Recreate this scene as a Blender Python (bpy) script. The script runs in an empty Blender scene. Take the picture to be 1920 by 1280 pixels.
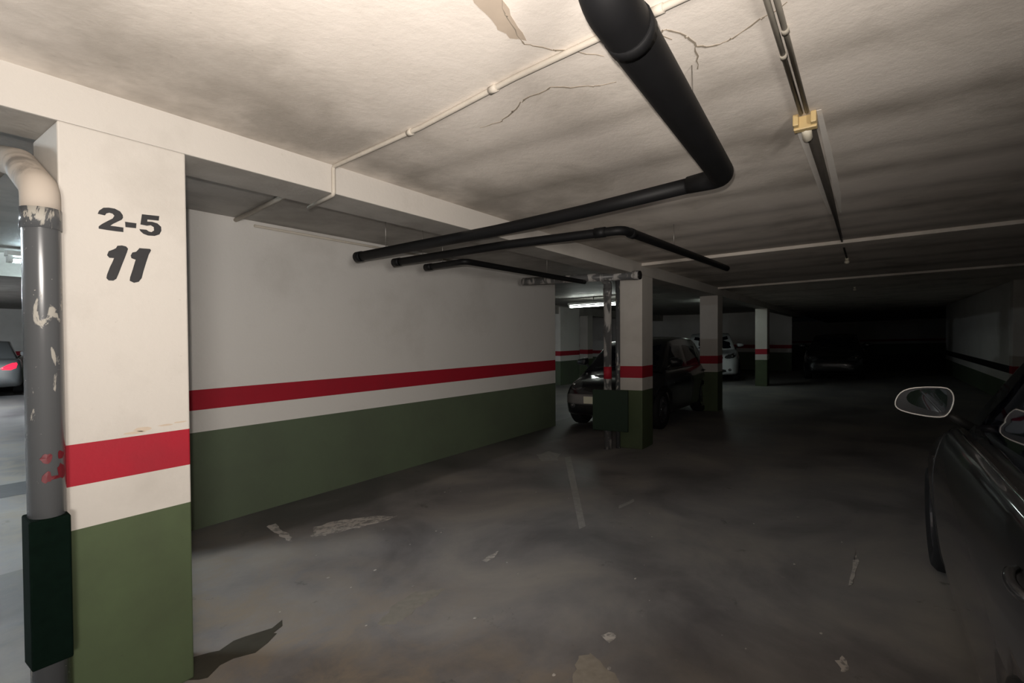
import bpy, bmesh, math, random
from mathutils import Vector, Matrix, Quaternion
from mathutils.bvhtree import BVHTree
random.seed(7)
S = bpy.context.scene
C = S.collection
R = math.radians

# ------------------------------------------------------------------ camera
cam_d = bpy.data.cameras.new('camera'); cam = bpy.data.objects.new('camera', cam_d); C.objects.link(cam)
cam_d.sensor_width = 36.0; cam_d.lens = 945.24 / 1920 * 36.0; cam_d.clip_start = 0.02; cam_d.clip_end = 200
cam.location = (0, 0, 1.5)
yw, pt, rl = R(35.224), R(0.968), R(-0.361)
fw = Vector((math.cos(yw)*math.cos(pt), math.sin(yw)*math.cos(pt), -math.sin(pt)))
rt = Vector((math.sin(yw), -math.cos(yw), 0)); up = rt.cross(fw)
r2 = math.cos(rl)*rt + math.sin(rl)*up; u2 = -math.sin(rl)*rt + math.cos(rl)*up
cam.rotation_euler = Matrix((r2, u2, -fw)).transposed().to_euler()
S.camera = cam

# ------------------------------------------------------------------ world, light, exposure
w = bpy.data.worlds.new('world'); S.world = w; w.use_nodes = True
w.node_tree.nodes['Background'].inputs[0].default_value = (0.5, 0.55, 0.6, 1)
w.node_tree.nodes['Background'].inputs[1].default_value = 0.0012
S.view_settings.view_transform = 'Standard'; S.view_settings.look = 'None'
S.view_settings.exposure = 0.0; S.view_settings.gamma = 1.0; S.view_settings.use_curve_mapping = False

def lamp(name, kind, loc, energy, color, aim=None, **kw):
    d = bpy.data.lights.new(name, kind); d.energy = energy; d.color = color
    for k, v in kw.items(): setattr(d, k, v)
    o = bpy.data.objects.new(name, d); C.objects.link(o); o.location = loc
    if aim is not None: o.rotation_euler = (Vector(aim) - Vector(loc)).to_track_quat('-Z', 'Y').to_euler()
    return o
# the photographer's torch, held by the camera
lamp('phone_torch', 'SPOT', (-0.02, 0.02, 1.56), 225, (1.0, 0.92, 0.85), aim=(1.6, 1.75, 2.7), spot_size=R(140), spot_blend=1.0, shadow_soft_size=0.012)
# added soft fill behind the camera, evens out the torch falloff
lamp('rear_fill_light', 'SPOT', (-1.05, -1.75, 1.55), 365, (1.0, 0.94, 0.87), aim=(1.9, 3.4, 1.75), spot_size=R(112), spot_blend=1.0, shadow_soft_size=0.28)

# ------------------------------------------------------------------ floor fall: the whole garage floor and slab drop gently
SX, SY = -0.007, -0.026
def G(x, y): return SX*(x-3) + SY*(min(y, 6.0)-2)   # level again beyond the bays
NRM = Vector((-SX, -SY, 1)).normalized()

# ------------------------------------------------------------------ materials
def newmat(name):
    m = bpy.data.materials.new(name); m.use_nodes = True
    nt = m.node_tree; b = nt.nodes['Principled BSDF']; return m, nt, b
def N(nt, t, **kw):
    n = nt.nodes.new(t)
    for k, v in kw.items():
        if hasattr(n, k): setattr(n, k, v)
        else: n.inputs[k].default_value = v
    return n
def ramp(nt, stops):
    n = nt.nodes.new('ShaderNodeValToRGB'); el = n.color_ramp.elements
    while len(el) > 1: el.remove(el[-1])
    for i, (p, c) in enumerate(stops):
        e = el[0] if i == 0 else el.new(p)
        e.position = p; e.color = (*c, 1) if len(c) == 3 else c
    return n
def mix(nt, f, a, b, blend='MIX'):
    n = nt.nodes.new('ShaderNodeMix'); n.data_type = 'RGBA'; n.blend_type = blend
    for s, v in ((0, f), (6, a), (7, b)):
        if isinstance(v, bpy.types.NodeSocket): nt.links.new(v, n.inputs[s])
        elif isinstance(v, (int, float)): n.inputs[s].default_value = v
        else: n.inputs[s].default_value = (*v, 1)
    return n.outputs[2]
def coords(nt):
    g = nt.nodes.new('ShaderNodeNewGeometry'); return g.outputs['Position']
def noise(nt, pos, scale, detail=6, rough=0.6, dist=0.0, stretch=None):
    if stretch:
        mp = nt.nodes.new('ShaderNodeMapping'); mp.inputs['Scale'].default_value = stretch; nt.links.new(pos, mp.inputs['Vector']); pos = mp.outputs[0]
    n = N(nt, 'ShaderNodeTexNoise'); n.inputs['Scale'].default_value = scale; n.inputs['Detail'].default_value = detail
    n.inputs['Roughness'].default_value = rough; n.inputs['Distortion'].default_value = dist
    nt.links.new(pos, n.inputs['Vector']); return n.outputs['Fac']
def mathn(nt, op, a, b=None, c=None, clamp=False):
    n = nt.nodes.new('ShaderNodeMath'); n.operation = op; n.use_clamp = clamp
    for i, v in enumerate((a, b, c)):
        if v is None: continue
        if isinstance(v, bpy.types.NodeSocket): nt.links.new(v, n.inputs[i])
        else: n.inputs[i].default_value = v
    return n.outputs[0]
def bump(nt, b, h, strength, dist=0.01):
    n = nt.nodes.new('ShaderNodeBump'); n.inputs['Strength'].default_value = strength; n.inputs['Distance'].default_value = dist
    nt.links.new(h, n.inputs['Height']); nt.links.new(n.outputs[0], b.inputs['Normal'])

def painted(name, col, dirt, scale=2.2, lo=0.5, hi=0.78, rough=0.6, speck=True, bmp=0.25, chip=None):
    m, nt, b = newmat(name); p = coords(nt)
    n1 = noise(nt, p, scale, 8, 0.62); r1 = ramp(nt, [(lo, (0, 0, 0)), (hi, (1, 1, 1))]); nt.links.new(n1, r1.inputs[0])
    base = mix(nt, mathn(nt, 'MULTIPLY', r1.outputs[0], 0.55), col, dirt)
    n2 = noise(nt, p, 0.7, 3, 0.5)
    base = mix(nt, mathn(nt, 'MULTIPLY', n2, 0.22), base, dirt)
    if speck:
        n3 = noise(nt, p, 26, 4, 0.7); r3 = ramp(nt, [(0.69, (0, 0, 0)), (0.76, (1, 1, 1))]); nt.links.new(n3, r3.inputs[0])
        base = mix(nt, mathn(nt, 'MULTIPLY', r3.outputs[0], 0.35), base, dirt)
    if chip:
        n4 = noise(nt, p, 9, 6, 0.75, 0.4); r4 = ramp(nt, [(0.655, (0, 0, 0)), (0.67, (1, 1, 1))]); nt.links.new(n4, r4.inputs[0])
        base = mix(nt, mathn(nt, 'MULTIPLY', r4.outputs[0], 0.8), base, chip)
    nt.links.new(base, b.inputs['Base Color']); b.inputs['Roughness'].default_value = rough
    b.inputs['Specular IOR Level'].default_value = 0.3
    bump(nt, b, noise(nt, p, 45, 5, 0.65), bmp, 0.004)
    return m

M_WHITE = painted('white_plaster', (0.58, 0.545, 0.50), (0.40, 0.37, 0.33), bmp=0.3)
M_WALL = painted('white_wall_plaster', (0.70, 0.68, 0.65), (0.48, 0.455, 0.42), scale=1.2, bmp=0.35)
M_RED = painted('red_paint', (0.36, 0.012, 0.026), (0.22, 0.02, 0.03), bmp=0.2)
M_GREEN = painted('green_paint', (0.082, 0.112, 0.055), (0.05, 0.058, 0.035), scale=2.6, lo=0.4, hi=0.75, bmp=0.25)
M_GREENW = painted('green_wall_paint', (0.105, 0.136, 0.086), (0.075, 0.085, 0.063), scale=1.6, lo=0.4, hi=0.75, bmp=0.25)
M_RAW = painted('bare_render', (0.42, 0.40, 0.37), (0.22, 0.205, 0.18), scale=3, lo=0.4, hi=0.65, bmp=0.5)

def ceiling_mat():
    m, nt, b = newmat('slab_render'); p = coords(nt)
    n1 = noise(nt, p, 1.25, 7, 0.6, 0.3); r1 = ramp(nt, [(0.34, (0.87, 0.80, 0.725)), (0.52, (0.79, 0.725, 0.65)), (0.72, (0.52, 0.47, 0.41))])
    nt.links.new(n1, r1.inputs[0]); col = r1.outputs[0]
    sep = nt.nodes.new('ShaderNodeSeparateXYZ'); nt.links.new(p, sep.inputs[0])
    wob = mathn(nt, 'MULTIPLY', mathn(nt, 'SUBTRACT', noise(nt, p, 2.2, 3, 0.5), 0.5), 0.16)
    x = mathn(nt, 'ADD', sep.outputs['X'], wob)
    # soot bands along the formwork joints
    tot = None
    for xc, hw, amp in ((2.12, 0.10, .55), (2.80, 0.12, .8), (3.35, 0.08, .45), (3.78, 0.12, .75), (4.45, 0.12, .6), (5.0, 0.12, .8), (5.65, 0.12, .6), (6.1, .15, .7),
                        (7.4, .15, .7), (8.3, .15, .7), (9.4, .2, .7), (-0.4, .12, .4)):
        d = mathn(nt, 'ABSOLUTE', mathn(nt, 'SUBTRACT', x, xc))
        v = mathn(nt, 'MULTIPLY', mathn(nt, 'SUBTRACT', 1.0, mathn(nt, 'DIVIDE', d, hw*1.5), None, True), amp*.85)
        tot = v if tot is None else mathn(nt, 'MAXIMUM', tot, v)
    tot = mathn(nt, 'MULTIPLY', tot, mathn(nt, 'ADD', mathn(nt, 'MULTIPLY', noise(nt, p, 1.6, 4, 0.6), 1.3), 0.05), None, True)
    col = mix(nt, tot, col, (0.24, 0.21, 0.175))
    # blotchy darkening that grows towards the beam
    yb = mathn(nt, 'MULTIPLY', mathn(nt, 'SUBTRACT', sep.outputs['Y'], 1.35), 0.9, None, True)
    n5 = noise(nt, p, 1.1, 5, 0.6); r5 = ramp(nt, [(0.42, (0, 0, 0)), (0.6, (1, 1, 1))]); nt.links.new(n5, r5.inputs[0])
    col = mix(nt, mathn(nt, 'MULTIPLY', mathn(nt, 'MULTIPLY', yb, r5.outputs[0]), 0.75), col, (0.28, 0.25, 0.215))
    n6 = noise(nt, p, 30, 4, 0.7); r6 = ramp(nt, [(0.68, (0, 0, 0)), (0.75, (1, 1, 1))]); nt.links.new(n6, r6.inputs[0])
    col = mix(nt, mathn(nt, 'MULTIPLY', r6.outputs[0], 0.3), col, (0.2, 0.17, 0.14))
    nt.links.new(col, b.inputs['Base Color']); b.inputs['Roughness'].default_value = 0.85; b.inputs['Specular IOR Level'].default_value = 0.2
    bump(nt, b, noise(nt, p, 22, 6, 0.65), 0.35, 0.006)
    return m
M_CEIL = ceiling_mat()

def floor_mat():
    m, nt, b = newmat('worn_concrete_floor'); p = coords(nt)
    n1 = noise(nt, p, 0.9, 7, 0.62, 0.4); r1 = ramp(nt, [(0.36, (0.125, 0.12, 0.123)), (0.5, (0.205, 0.196, 0.196)), (0.64, (0.28, 0.262, 0.243))])
    nt.links.new(n1, r1.inputs[0]); col = r1.outputs[0]
    sep = nt.nodes.new('ShaderNodeSeparateXYZ'); nt.links.new(p, sep.inputs[0])
    # brown worn zone near the pillar
    bx = mathn(nt, 'SUBTRACT', 1.0, mathn(nt, 'MULTIPLY', mathn(nt, 'ABSOLUTE', mathn(nt, 'SUBTRACT', sep.outputs['X'], 1.3)), 0.9), None, True)
    n2 = noise(nt, p, 2.6, 7, 0.68, 0.6); r2_ = ramp(nt, [(0.44, (0, 0, 0)), (0.62, (1, 1, 1))]); nt.links.new(n2, r2_.inputs[0])
    col = mix(nt, mathn(nt, 'MULTIPLY', mathn(nt, 'MULTIPLY', bx, r2_.outputs[0]), 0.85), col, (0.27, 0.225, 0.175))
    # shadow at the wall's foot, painted as a dark floor strip
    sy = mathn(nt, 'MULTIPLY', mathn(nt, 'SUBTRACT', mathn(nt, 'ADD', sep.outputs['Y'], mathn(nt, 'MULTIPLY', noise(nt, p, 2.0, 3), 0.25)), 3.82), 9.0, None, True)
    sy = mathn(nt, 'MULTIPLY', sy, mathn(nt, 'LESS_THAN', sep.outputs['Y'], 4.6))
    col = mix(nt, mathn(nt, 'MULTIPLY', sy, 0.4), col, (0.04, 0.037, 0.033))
    n3 = noise(nt, p, 6.5, 8, 0.75, 0.5); r3 = ramp(nt, [(0.66, (0, 0, 0)), (0.70, (1, 1, 1))]); nt.links.new(n3, r3.inputs[0])
    col = mix(nt, mathn(nt, 'MULTIPLY', r3.outputs[0], 0.38), col, (0.38, 0.355, 0.32))
    n4 = noise(nt, p, 4.2, 6, 0.7, 0.3, stretch=(1, 1.0, 1)); r4 = ramp(nt, [(0.28, (1, 1, 1)), (0.36, (0, 0, 0))]); nt.links.new(n4, r4.inputs[0])
    col = mix(nt, mathn(nt, 'MULTIPLY', r4.outputs[0], 0.6), col, (0.045, 0.043, 0.04))
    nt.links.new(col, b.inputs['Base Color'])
    rr = ramp(nt, [(0.3, (0.42, 0.42, 0.42)), (0.7, (0.7, 0.7, 0.7))]); nt.links.new(n1, rr.inputs[0]); nt.links.new(rr.outputs[0], b.inputs['Roughness'])
    b.inputs['Specular IOR Level'].default_value = 0.35
    bump(nt, b, noise(nt, p, 30, 6, 0.7), 0.25, 0.004)
    return m
M_FLOOR = floor_mat()

def simple(name, col, rough=0.5, metal=0.0, spec=0.5, coat=0.0, var=0.0, vscale=12, emit=None, estr=0.0, bmp=0.0):
    m, nt, b = newmat(name)
    if var > 0:
        p = coords(nt); n = noise(nt, p, vscale, 5, 0.6)
        c = mix(nt, n, tuple(x*(1-var) for x in col), tuple(min(1, x*(1+var)) for x in col)); nt.links.new(c, b.inputs['Base Color'])
        if bmp: bump(nt, b, n, bmp, 0.004)
    else: b.inputs['Base Color'].default_value = (*col, 1)
    b.inputs['Roughness'].default_value = rough; b.inputs['Metallic'].default_value = metal
    b.inputs['Specular IOR Level'].default_value = spec; b.inputs['Coat Weight'].default_value = coat; b.inputs['Coat Roughness'].default_value = 0.04
    if emit: b.inputs['Emission Color'].default_value = (*emit, 1); b.inputs['Emission Strength'].default_value = estr
    return m
def flaky(name, under, over, scale, lo, hi, rough=0.35):
    m, nt, b = newmat(name); p = coords(nt)
    n = noise(nt, p, scale, 6, 0.6, 0.8, stretch=(1, 1, 0.35)); r = ramp(nt, [(lo, (0, 0, 0)), (hi, (1, 1, 1))]); nt.links.new(n, r.inputs[0])
    n2 = noise(nt, p, 60, 3, 0.5); r2_ = ramp(nt, [(0.72, (0, 0, 0)), (0.74, (1, 1, 1))]); nt.links.new(n2, r2_.inputs[0])
    f = mathn(nt, 'MAXIMUM', r.outputs[0], r2_.outputs[0])
    nt.links.new(mix(nt, f, under, over), b.inputs['Base Color'])
    nt.links.new(mathn(nt, 'ADD', mathn(nt, 'MULTIPLY', f, 0.45), rough), b.inputs['Roughness'])
    return m
M_BLACKPIPE = simple('black_drain_plastic', (0.0055, 0.0055, 0.006), 0.55, spec=0.22, var=0.35, vscale=9)
M_GREYPIPE = flaky('grey_pipe_plastic', (0.085, 0.088, 0.092), (0.36, 0.34, 0.30), 13.0, 0.60, 0.62, 0.25)
M_DIRTYPIPE = flaky('whitewashed_pipe', (0.12, 0.12, 0.12), (0.46, 0.44, 0.42), 9.0, 0.50, 0.56, 0.35)
M_CREAMPIPE = flaky('cream_painted_pipe', (0.25, 0.22, 0.19), (0.46, 0.40, 0.34), 6.0, 0.36, 0.48, 0.5)
M_FOAM = simple('dark_green_foam', (0.0025, 0.0075, 0.005), 0.9, spec=0.05, var=0.4, vscale=30, bmp=0.3)
M_CONDUIT = simple('whitewashed_conduit', (0.50, 0.455, 0.39), 0.7, var=0.2, vscale=14)
M_DARKCOND = simple('grey_conduit', (0.34, 0.31, 0.26), 0.45, var=0.3, vscale=16)
M_CABLE = simple('black_cable_sheath', (0.04, 0.035, 0.03), 0.5, var=0.3)
M_CREAM = simple('cream_plastic', (0.62, 0.46, 0.22), 0.4, var=0.08)
M_IVORY = simple('ivory_plastic', (0.74, 0.68, 0.55), 0.35, var=0.06)
M_TEXT = simple('black_stencil_paint', (0.018, 0.018, 0.02), 0.6, var=0.3, vscale=40)
M_CRACK = simple('crack_line', (0.30, 0.255, 0.20), 0.9, var=0.3, vscale=30)
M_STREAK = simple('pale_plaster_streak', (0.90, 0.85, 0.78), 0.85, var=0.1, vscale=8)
M_DARKTONE = simple('dark_tone', (0.12, 0.105, 0.085), 0.9, var=0.3, vscale=8)
M_PATCH = simple('exposed_plaster', (0.52, 0.43, 0.34), 0.9, var=0.2, vscale=10)
M_WORN = flaky('worn_white_floor_paint', (0.23, 0.22, 0.212), (0.50, 0.47, 0.44), 22, 0.42, 0.52, 0.4)
M_LINE = simple('faded_line_paint', (0.30, 0.29, 0.28), 0.6, var=0.35, vscale=20)
M_BROWN = simple('brown_floor_stain', (0.04, 0.036, 0.024), 0.8, var=0.3, vscale=15)
M_TUBE = simple('lit_tube', (1, 1, 1), 0.4, emit=(0.92, 1.0, 0.93), estr=26)
M_TUBEC = simple('lit_cool_tube', (1, 1, 1), 0.4, emit=(0.70, 0.92, 1.0), estr=45)
M_TUBEX = simple('lit_cold_tube', (1, 1, 1), 0.4, emit=(0.84, 0.94, 1.0), estr=700)
M_TUBEW = simple('dim_lit_tube', (1, 1, 1), 0.4, emit=(0.85, 1.0, 0.93), estr=16)
M_HOUSING = simple('lamp_housing_white', (0.6, 0.62, 0.6), 0.4)
M_STEEL = simple('galvanised_steel', (0.45, 0.43, 0.4), 0.4, metal=0.9)
# cars
M_TYRE = simple('tyre_rubber', (0.012, 0.012, 0.013), 0.75, spec=0.3)
M_RIM = simple('alloy', (0.22, 0.22, 0.24), 0.3, metal=0.9)
M_GLASS = simple('tinted_car_glass', (0.004, 0.005, 0.011), 0.03, spec=0.45)
M_TRIMBLK = simple('black_trim', (0.012, 0.012, 0.012), 0.5)
M_CHROME = simple('chrome', (0.75, 0.75, 0.76), 0.12, metal=1.0)
M_RIMLIP = simple('satin_mirror_rim', (0.85, 0.82, 0.78), 0.35, metal=0.2, spec=0.6)
M_MIRROR = simple('mirror_glass', (0.25, 0.26, 0.28), 0.01, metal=1.0)
M_LENS = simple('headlamp_lens', (0.10, 0.105, 0.11), 0.12, metal=0.5, coat=1.0)
M_PLATE = simple('reflective_plate', (0.95, 0.93, 0.74), 0.3, spec=0.5)
M_AMBER = simple('amber_lens', (0.7, 0.16, 0.03), 0.15, coat=1.0)
M_TAIL = simple('lit_tail_lamp', (0.5, 0.0, 0.01), 0.2, emit=(1.0, 0.02, 0.05), estr=2.2)
M_TAILOFF = simple('red_tail_lamp', (0.28, 0.005, 0.01), 0.12, coat=1.0)
P_NAVY = simple('dark_grey_car_paint', (0.020, 0.021, 0.024), 0.30, metal=0.3, coat=1.0)
P_BLACK = simple('black_car_paint', (0.010, 0.010, 0.013), 0.3, metal=0.2, coat=1.0)
P_WHITE = simple('white_car_paint', (0.62, 0.65, 0.66), 0.25, coat=1.0)
P_SILVER = simple('silver_car_paint', (0.22, 0.23, 0.235), 0.3, metal=0.5, coat=1.0)
M_GREYBUMPER = simple('grey_bumper', (0.24, 0.23, 0.225), 0.35, metal=0.2)

# ------------------------------------------------------------------ builders
def tag(o, label=None, cat=None, group=None, kind=None):
    if label: o['label'] = label
    if cat: o['category'] = cat
    if group: o['group'] = group
    if kind: o['kind'] = kind
    return o
def empty(name, loc, label=None, cat=None, group=None, kind=None):
    o = bpy.data.objects.new(name, None); C.objects.link(o); o.location = loc; o.empty_display_size = 0.1
    return tag(o, label, cat, group, kind)
def link(name, bm, mats, parent=None, smooth=False, local=False, bevel=0.0, recenter=True):
    """link a bmesh as one mesh object; world coordinates unless local"""
    me = bpy.data.meshes.new(name)
    if bm.faces: bmesh.ops.recalc_face_normals(bm, faces=bm.faces[:])
    bm.to_mesh(me); bm.free()
    for m in (mats if isinstance(mats, (list, tuple)) else [mats]): me.materials.append(m)
    o = bpy.data.objects.new(name, me); C.objects.link(o)
    if smooth:
        for f in me.polygons: f.use_smooth = True
    if parent is not None:
        o.parent = parent
        if not local:
            L = Vector(parent.location); gp = parent.parent
            while gp is not None: L += Vector(gp.location); gp = gp.parent
            me.transform(Matrix.Translation(-L))
    if recenter and len(me.vertices):
        vs = [v.co for v in me.vertices]
        c = Vector(((min(v.x for v in vs)+max(v.x for v in vs))/2, (min(v.y for v in vs)+max(v.y for v in vs))/2, min(v.z for v in vs)))
        me.transform(Matrix.Translation(-c)); o.location = c
    if bevel:
        b = o.modifiers.new('bevel', 'BEVEL'); b.width = bevel; b.segments = 2; b.limit_method = 'ANGLE'; b.angle_limit = R(40)
    return o
def shear(bm):
    for v in bm.verts: v.co.z += G(v.co.x, v.co.y)
def box(bm, x0, x1, y0, y1, z0, z1, mi=0, nx=1, ny=1):
    vs = [bm.verts.new(p) for p in ((x0,y0,z0),(x1,y0,z0),(x1,y1,z0),(x0,y1,z0),(x0,y0,z1),(x1,y0,z1),(x1,y1,z1),(x0,y1,z1))]
    for q in ((0,3,2,1),(4,5,6,7),(0,1,5,4),(1,2,6,5),(2,3,7,6),(3,0,4,7)):
        f = bm.faces.new([vs[i] for i in q]); f.material_index = mi
    return vs
def fillet(pts, rad, n=6):
    pts = [Vector(p) for p in pts]
    if len(pts) < 3: return pts
    out = [pts[0]]
    for i in range(1, len(pts)-1):
        a, b, c = pts[i-1], pts[i], pts[i+1]
        r = rad[i] if isinstance(rad, (list, tuple)) else rad
        d1 = (a-b).normalized(); d2 = (c-b).normalized(); ang = d1.angle(d2)
        if r <= 0 or ang > R(178): out.append(b); continue
        t = min(r/math.tan(ang/2), (a-b).length*0.49, (c-b).length*0.49)
        p1, p2 = b+d1*t, b+d2*t
        for k in range(n+1):
            s = k/n; out.append(p1*(1-s)**2 + b*2*s*(1-s) + p2*s*s)
    out.append(pts[-1]); return out
def tube(bm, pts, r, seg=16, cap=True, mi=0):
    pts = [Vector(p) for p in pts]; n = len(pts)
    rr = r if isinstance(r, (list, tuple)) else [r]*n
    t0 = (pts[1]-pts[0]).normalized(); ref = Vector((0,0,1)) if abs(t0.z) < 0.9 else Vector((1,0,0))
    u = t0.cross(ref).normalized(); rings = []
    for i, p in enumerate(pts):
        t = (pts[min(i+1,n-1)]-pts[max(i-1,0)]).normalized()
        u = (u - t*u.dot(t)).normalized(); v = t.cross(u)
        rings.append([bm.verts.new(p + (u*math.cos(a)+v*math.sin(a))*rr[i]) for a in [2*math.pi*k/seg for k in range(seg)]])
    for a, b in zip(rings, rings[1:]):
        for k in range(seg):
            f = bm.faces.new((a[k], a[(k+1)%seg], b[(k+1)%seg], b[k])); f.material_index = mi; f.smooth = True
    if cap:
        for rg in (rings[0], rings[-1]):
            f = bm.faces.new(rg); f.material_index = mi
def prism(bm, outline, axis, a, b, mi=0):
    """extrude a 2-D outline between a and b along axis ('x','y','z'); outline is the other two coordinates in order"""
    def P(q, t):
        return {'x': (t, q[0], q[1]), 'y': (q[0], t, q[1]), 'z': (q[0], q[1], t)}[axis]
    A = [bm.verts.new(P(q, a)) for q in outline]; B = [bm.verts.new(P(q, b)) for q in outline]
    f = [bm.faces.new(A), bm.faces.new(B)]
    for i in range(len(A)):
        j = (i+1) % len(A); f.append(bm.faces.new((A[i], A[j], B[j], B[i])))
    for q in f: q.material_index = mi
def BM(): return bmesh.new()
def smooth_outline(o, n=2):
    for _ in range(n):
        r = []
        for i in range(len(o)):
            a, b = o[i], o[(i+1) % len(o)]
            r += [(a[0]*.75+b[0]*.25, a[1]*.75+b[1]*.25), (a[0]*.25+b[0]*.75, a[1]*.25+b[1]*.75)]
        o = r
    return o

# ------------------------------------------------------------------ floor, ceiling, walls
bm = BM(); box(bm, -5, 46, -7, 6, -0.25, 0.0); box(bm, -5, 26, 6, 26, -0.25, 0.0); shear(bm)
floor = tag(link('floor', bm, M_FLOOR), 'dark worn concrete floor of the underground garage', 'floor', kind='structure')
bm = BM(); box(bm, -5, 46, -7, 2.55, 2.427, 2.62); shear(bm)
ceiling = tag(link('ceiling', bm, M_CEIL), 'stained beige plaster ceiling over the driving aisle', 'ceiling', kind='structure')
bm = BM(); box(bm, -5, 26, 2.55, 6, 2.545, 2.74); box(bm, -5, 26, 6, 26, 2.545, 2.74); shear(bm)
ceil2 = tag(link('ceiling', bm, M_RAW), 'dusky higher ceiling over the parking bays behind the beam', 'ceiling', kind='structure')
# beam carried by the pillars, white aisle face, raw soffit
bm = BM(); box(bm, -5, 26, 2.40, 2.69, 2.273, 2.60); shear(bm)
bm.faces.ensure_lookup_table()
for f in bm.faces:
    c = f.calc_center_median(); f.material_index = 0 if abs(c.y-2.40) < 1e-3 else 1
tag(link('beam', bm, [M_WHITE, M_RAW], bevel=0.006), 'long white ceiling beam resting on the row of pillars', 'beam', kind='structure')
bm = BM(); box(bm, -5, 26, 8.05, 8.35, 2.28, 2.60); shear(bm)
tag(link('beam', bm, M_RAW), 'far ceiling beam across the cool-lit aisle beyond the wall', 'beam', kind='structure')
bm = BM(); box(bm, 6.33, 6.62, -7, 2.40, 2.392, 2.45); shear(bm)
tag(link('beam', bm, M_CEIL), 'shallow ceiling rib running from the second pillar across the aisle', 'beam', kind='structure')
bm = BM(); box(bm, 10.38, 10.68, -7, 2.40, 2.395, 2.45); shear(bm)
tag(link('beam', bm, M_CEIL), 'shallow ceiling rib running from the third pillar across the aisle', 'beam', kind='structure')

def banded_wall(name, x0, x1, y0, y1, ztop, bands, mats, label):
    """bands: list of (z at x0, z at x1) boundaries from below upward"""
    bm = BM(); zs = [(0.0, 0.0)] + bands + [(ztop, ztop)]
    for i in range(len(zs)-1):
        (a0, a1), (b0, b1) = zs[i], zs[i+1]
        vs = box(bm, x0, x1, y0, y1, 0, 1, i)
        for k, v in enumerate(vs):
            right = k in (1, 2, 5, 6); hi = k >= 4
            v.co.z = (b1 if right else b0) if hi else (a1 if right else a0)
    shear(bm)
    return tag(link(name, bm, mats), label, 'wall', kind='structure')
BANDM = [M_GREENW, M_WALL, M_RED, M_WALL]
banded_wall('wall_back', 0.93, 7.479, 4.374, 4.52, 2.58, [(0.782, 0.734), (0.953, 0.949), (1.113, 1.127)], BANDM,
            'white bay wall with red stripe and green lower part')
banded_wall('wall_end', 24.0, 24.2, 2.6, 26, 2.6, [(0.77, 0.77), (0.94, 0.94), (1.09, 1.09)], BANDM, 'dim far end wall with red stripe behind the white car')
banded_wall('wall_deep', 45.0, 45.2, -7, 6, 2.6, [(0.77, 0.77), (0.94, 0.94), (1.09, 1.09)], BANDM, 'black far end of the driving aisle')
banded_wall('wall_far', -5, 26, 24.0, 24.2, 2.6, [(0.77, 0.77), (0.94, 0.94), (1.09, 1.09)], BANDM, 'grey far wall beyond the silver car')
banded_wall('wall_rear', -5.0, -4.8, -7, 26, 2.6, [(0.77, 0.77), (0.94, 0.94), (1.09, 1.09)], BANDM, 'garage end wall on the side of the numbered pillar')
banded_wall('wall_right', -5, 46, -7.0, -6.8, 2.6, [(0.77, 0.77), (0.94, 0.94), (1.09, 1.09)], BANDM, 'dark side wall beyond the parked dark car')
banded_wall('wall_corner', 13.9, 23.9, -6.6, -2.3, 2.42, [(0.42, 0.5), (0.60, 0.65), (0.75, 0.82)], [M_GREENW, M_WALL, M_TRIMBLK, M_WALL], 'dim pale wall corner with a dark stripe above the wing mirror')
banded_wall('wall_partition', 14.0, 15.3, 8.0, 8.3, 2.5, [(0.77, 0.77), (0.94, 0.94), (1.09, 1.09)], BANDM, 'short grey partition beside the lit tube lamp')
banded_wall('wall_stub', 21.5, 21.7, 5.6, 11.0, 1.35, [(0.6, 0.6), (0.75, 0.75), (0.9, 0.9)], BANDM, 'low pale wall behind the black car with a red stripe')

# pillars
def pillar(x0, x1, y0, y1, ztop, label, bands=(0.773, 0.936, 1.091)):
    bm = BM(); zs = [0, *bands, ztop]
    for i in range(4): box(bm, x0, x1, y0, y1, zs[i], zs[i+1], i)
    bmesh.ops.remove_doubles(bm, verts=bm.verts, dist=1e-5)
    # drop the doubled faces between bands
    seen = {}
    for f in bm.faces: seen.setdefault(tuple(sorted(v.index for v in f.verts)), []).append(f)
    shear(bm)
    return tag(link('pillar', bm, [M_GREEN, M_WHITE, M_RED, M_WHITE], bevel=0.007), label, 'pillar', kind='structure')
p1 = pillar(0.553, 0.974, 2.398, 2.72, 2.274, 'white pillar marked 2-5 over 11, red stripe and green foot')
p2 = pillar(6.331, 6.727, 2.398, 2.719, 2.274, 'pillar with red stripe in front of the parked black car')
p3 = pillar(10.37, 10.77, 2.398, 2.739, 2.274, 'dim pillar hiding the middle of the white car')
p4 = pillar(16.3, 16.7, 2.398, 2.72, 2.274, 'distant pale pillar just past the white car')
p5 = pillar(16.0, 16.4, 8.04, 8.36, 2.30, 'greenish lit pillar under the bright tube lamp')
p6 = pillar(13.62, 13.9, -2.72, -2.3, 2.43, 'dim pillar at the near end of the pale wall corner', (0.42, 0.6, 0.75))

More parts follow.
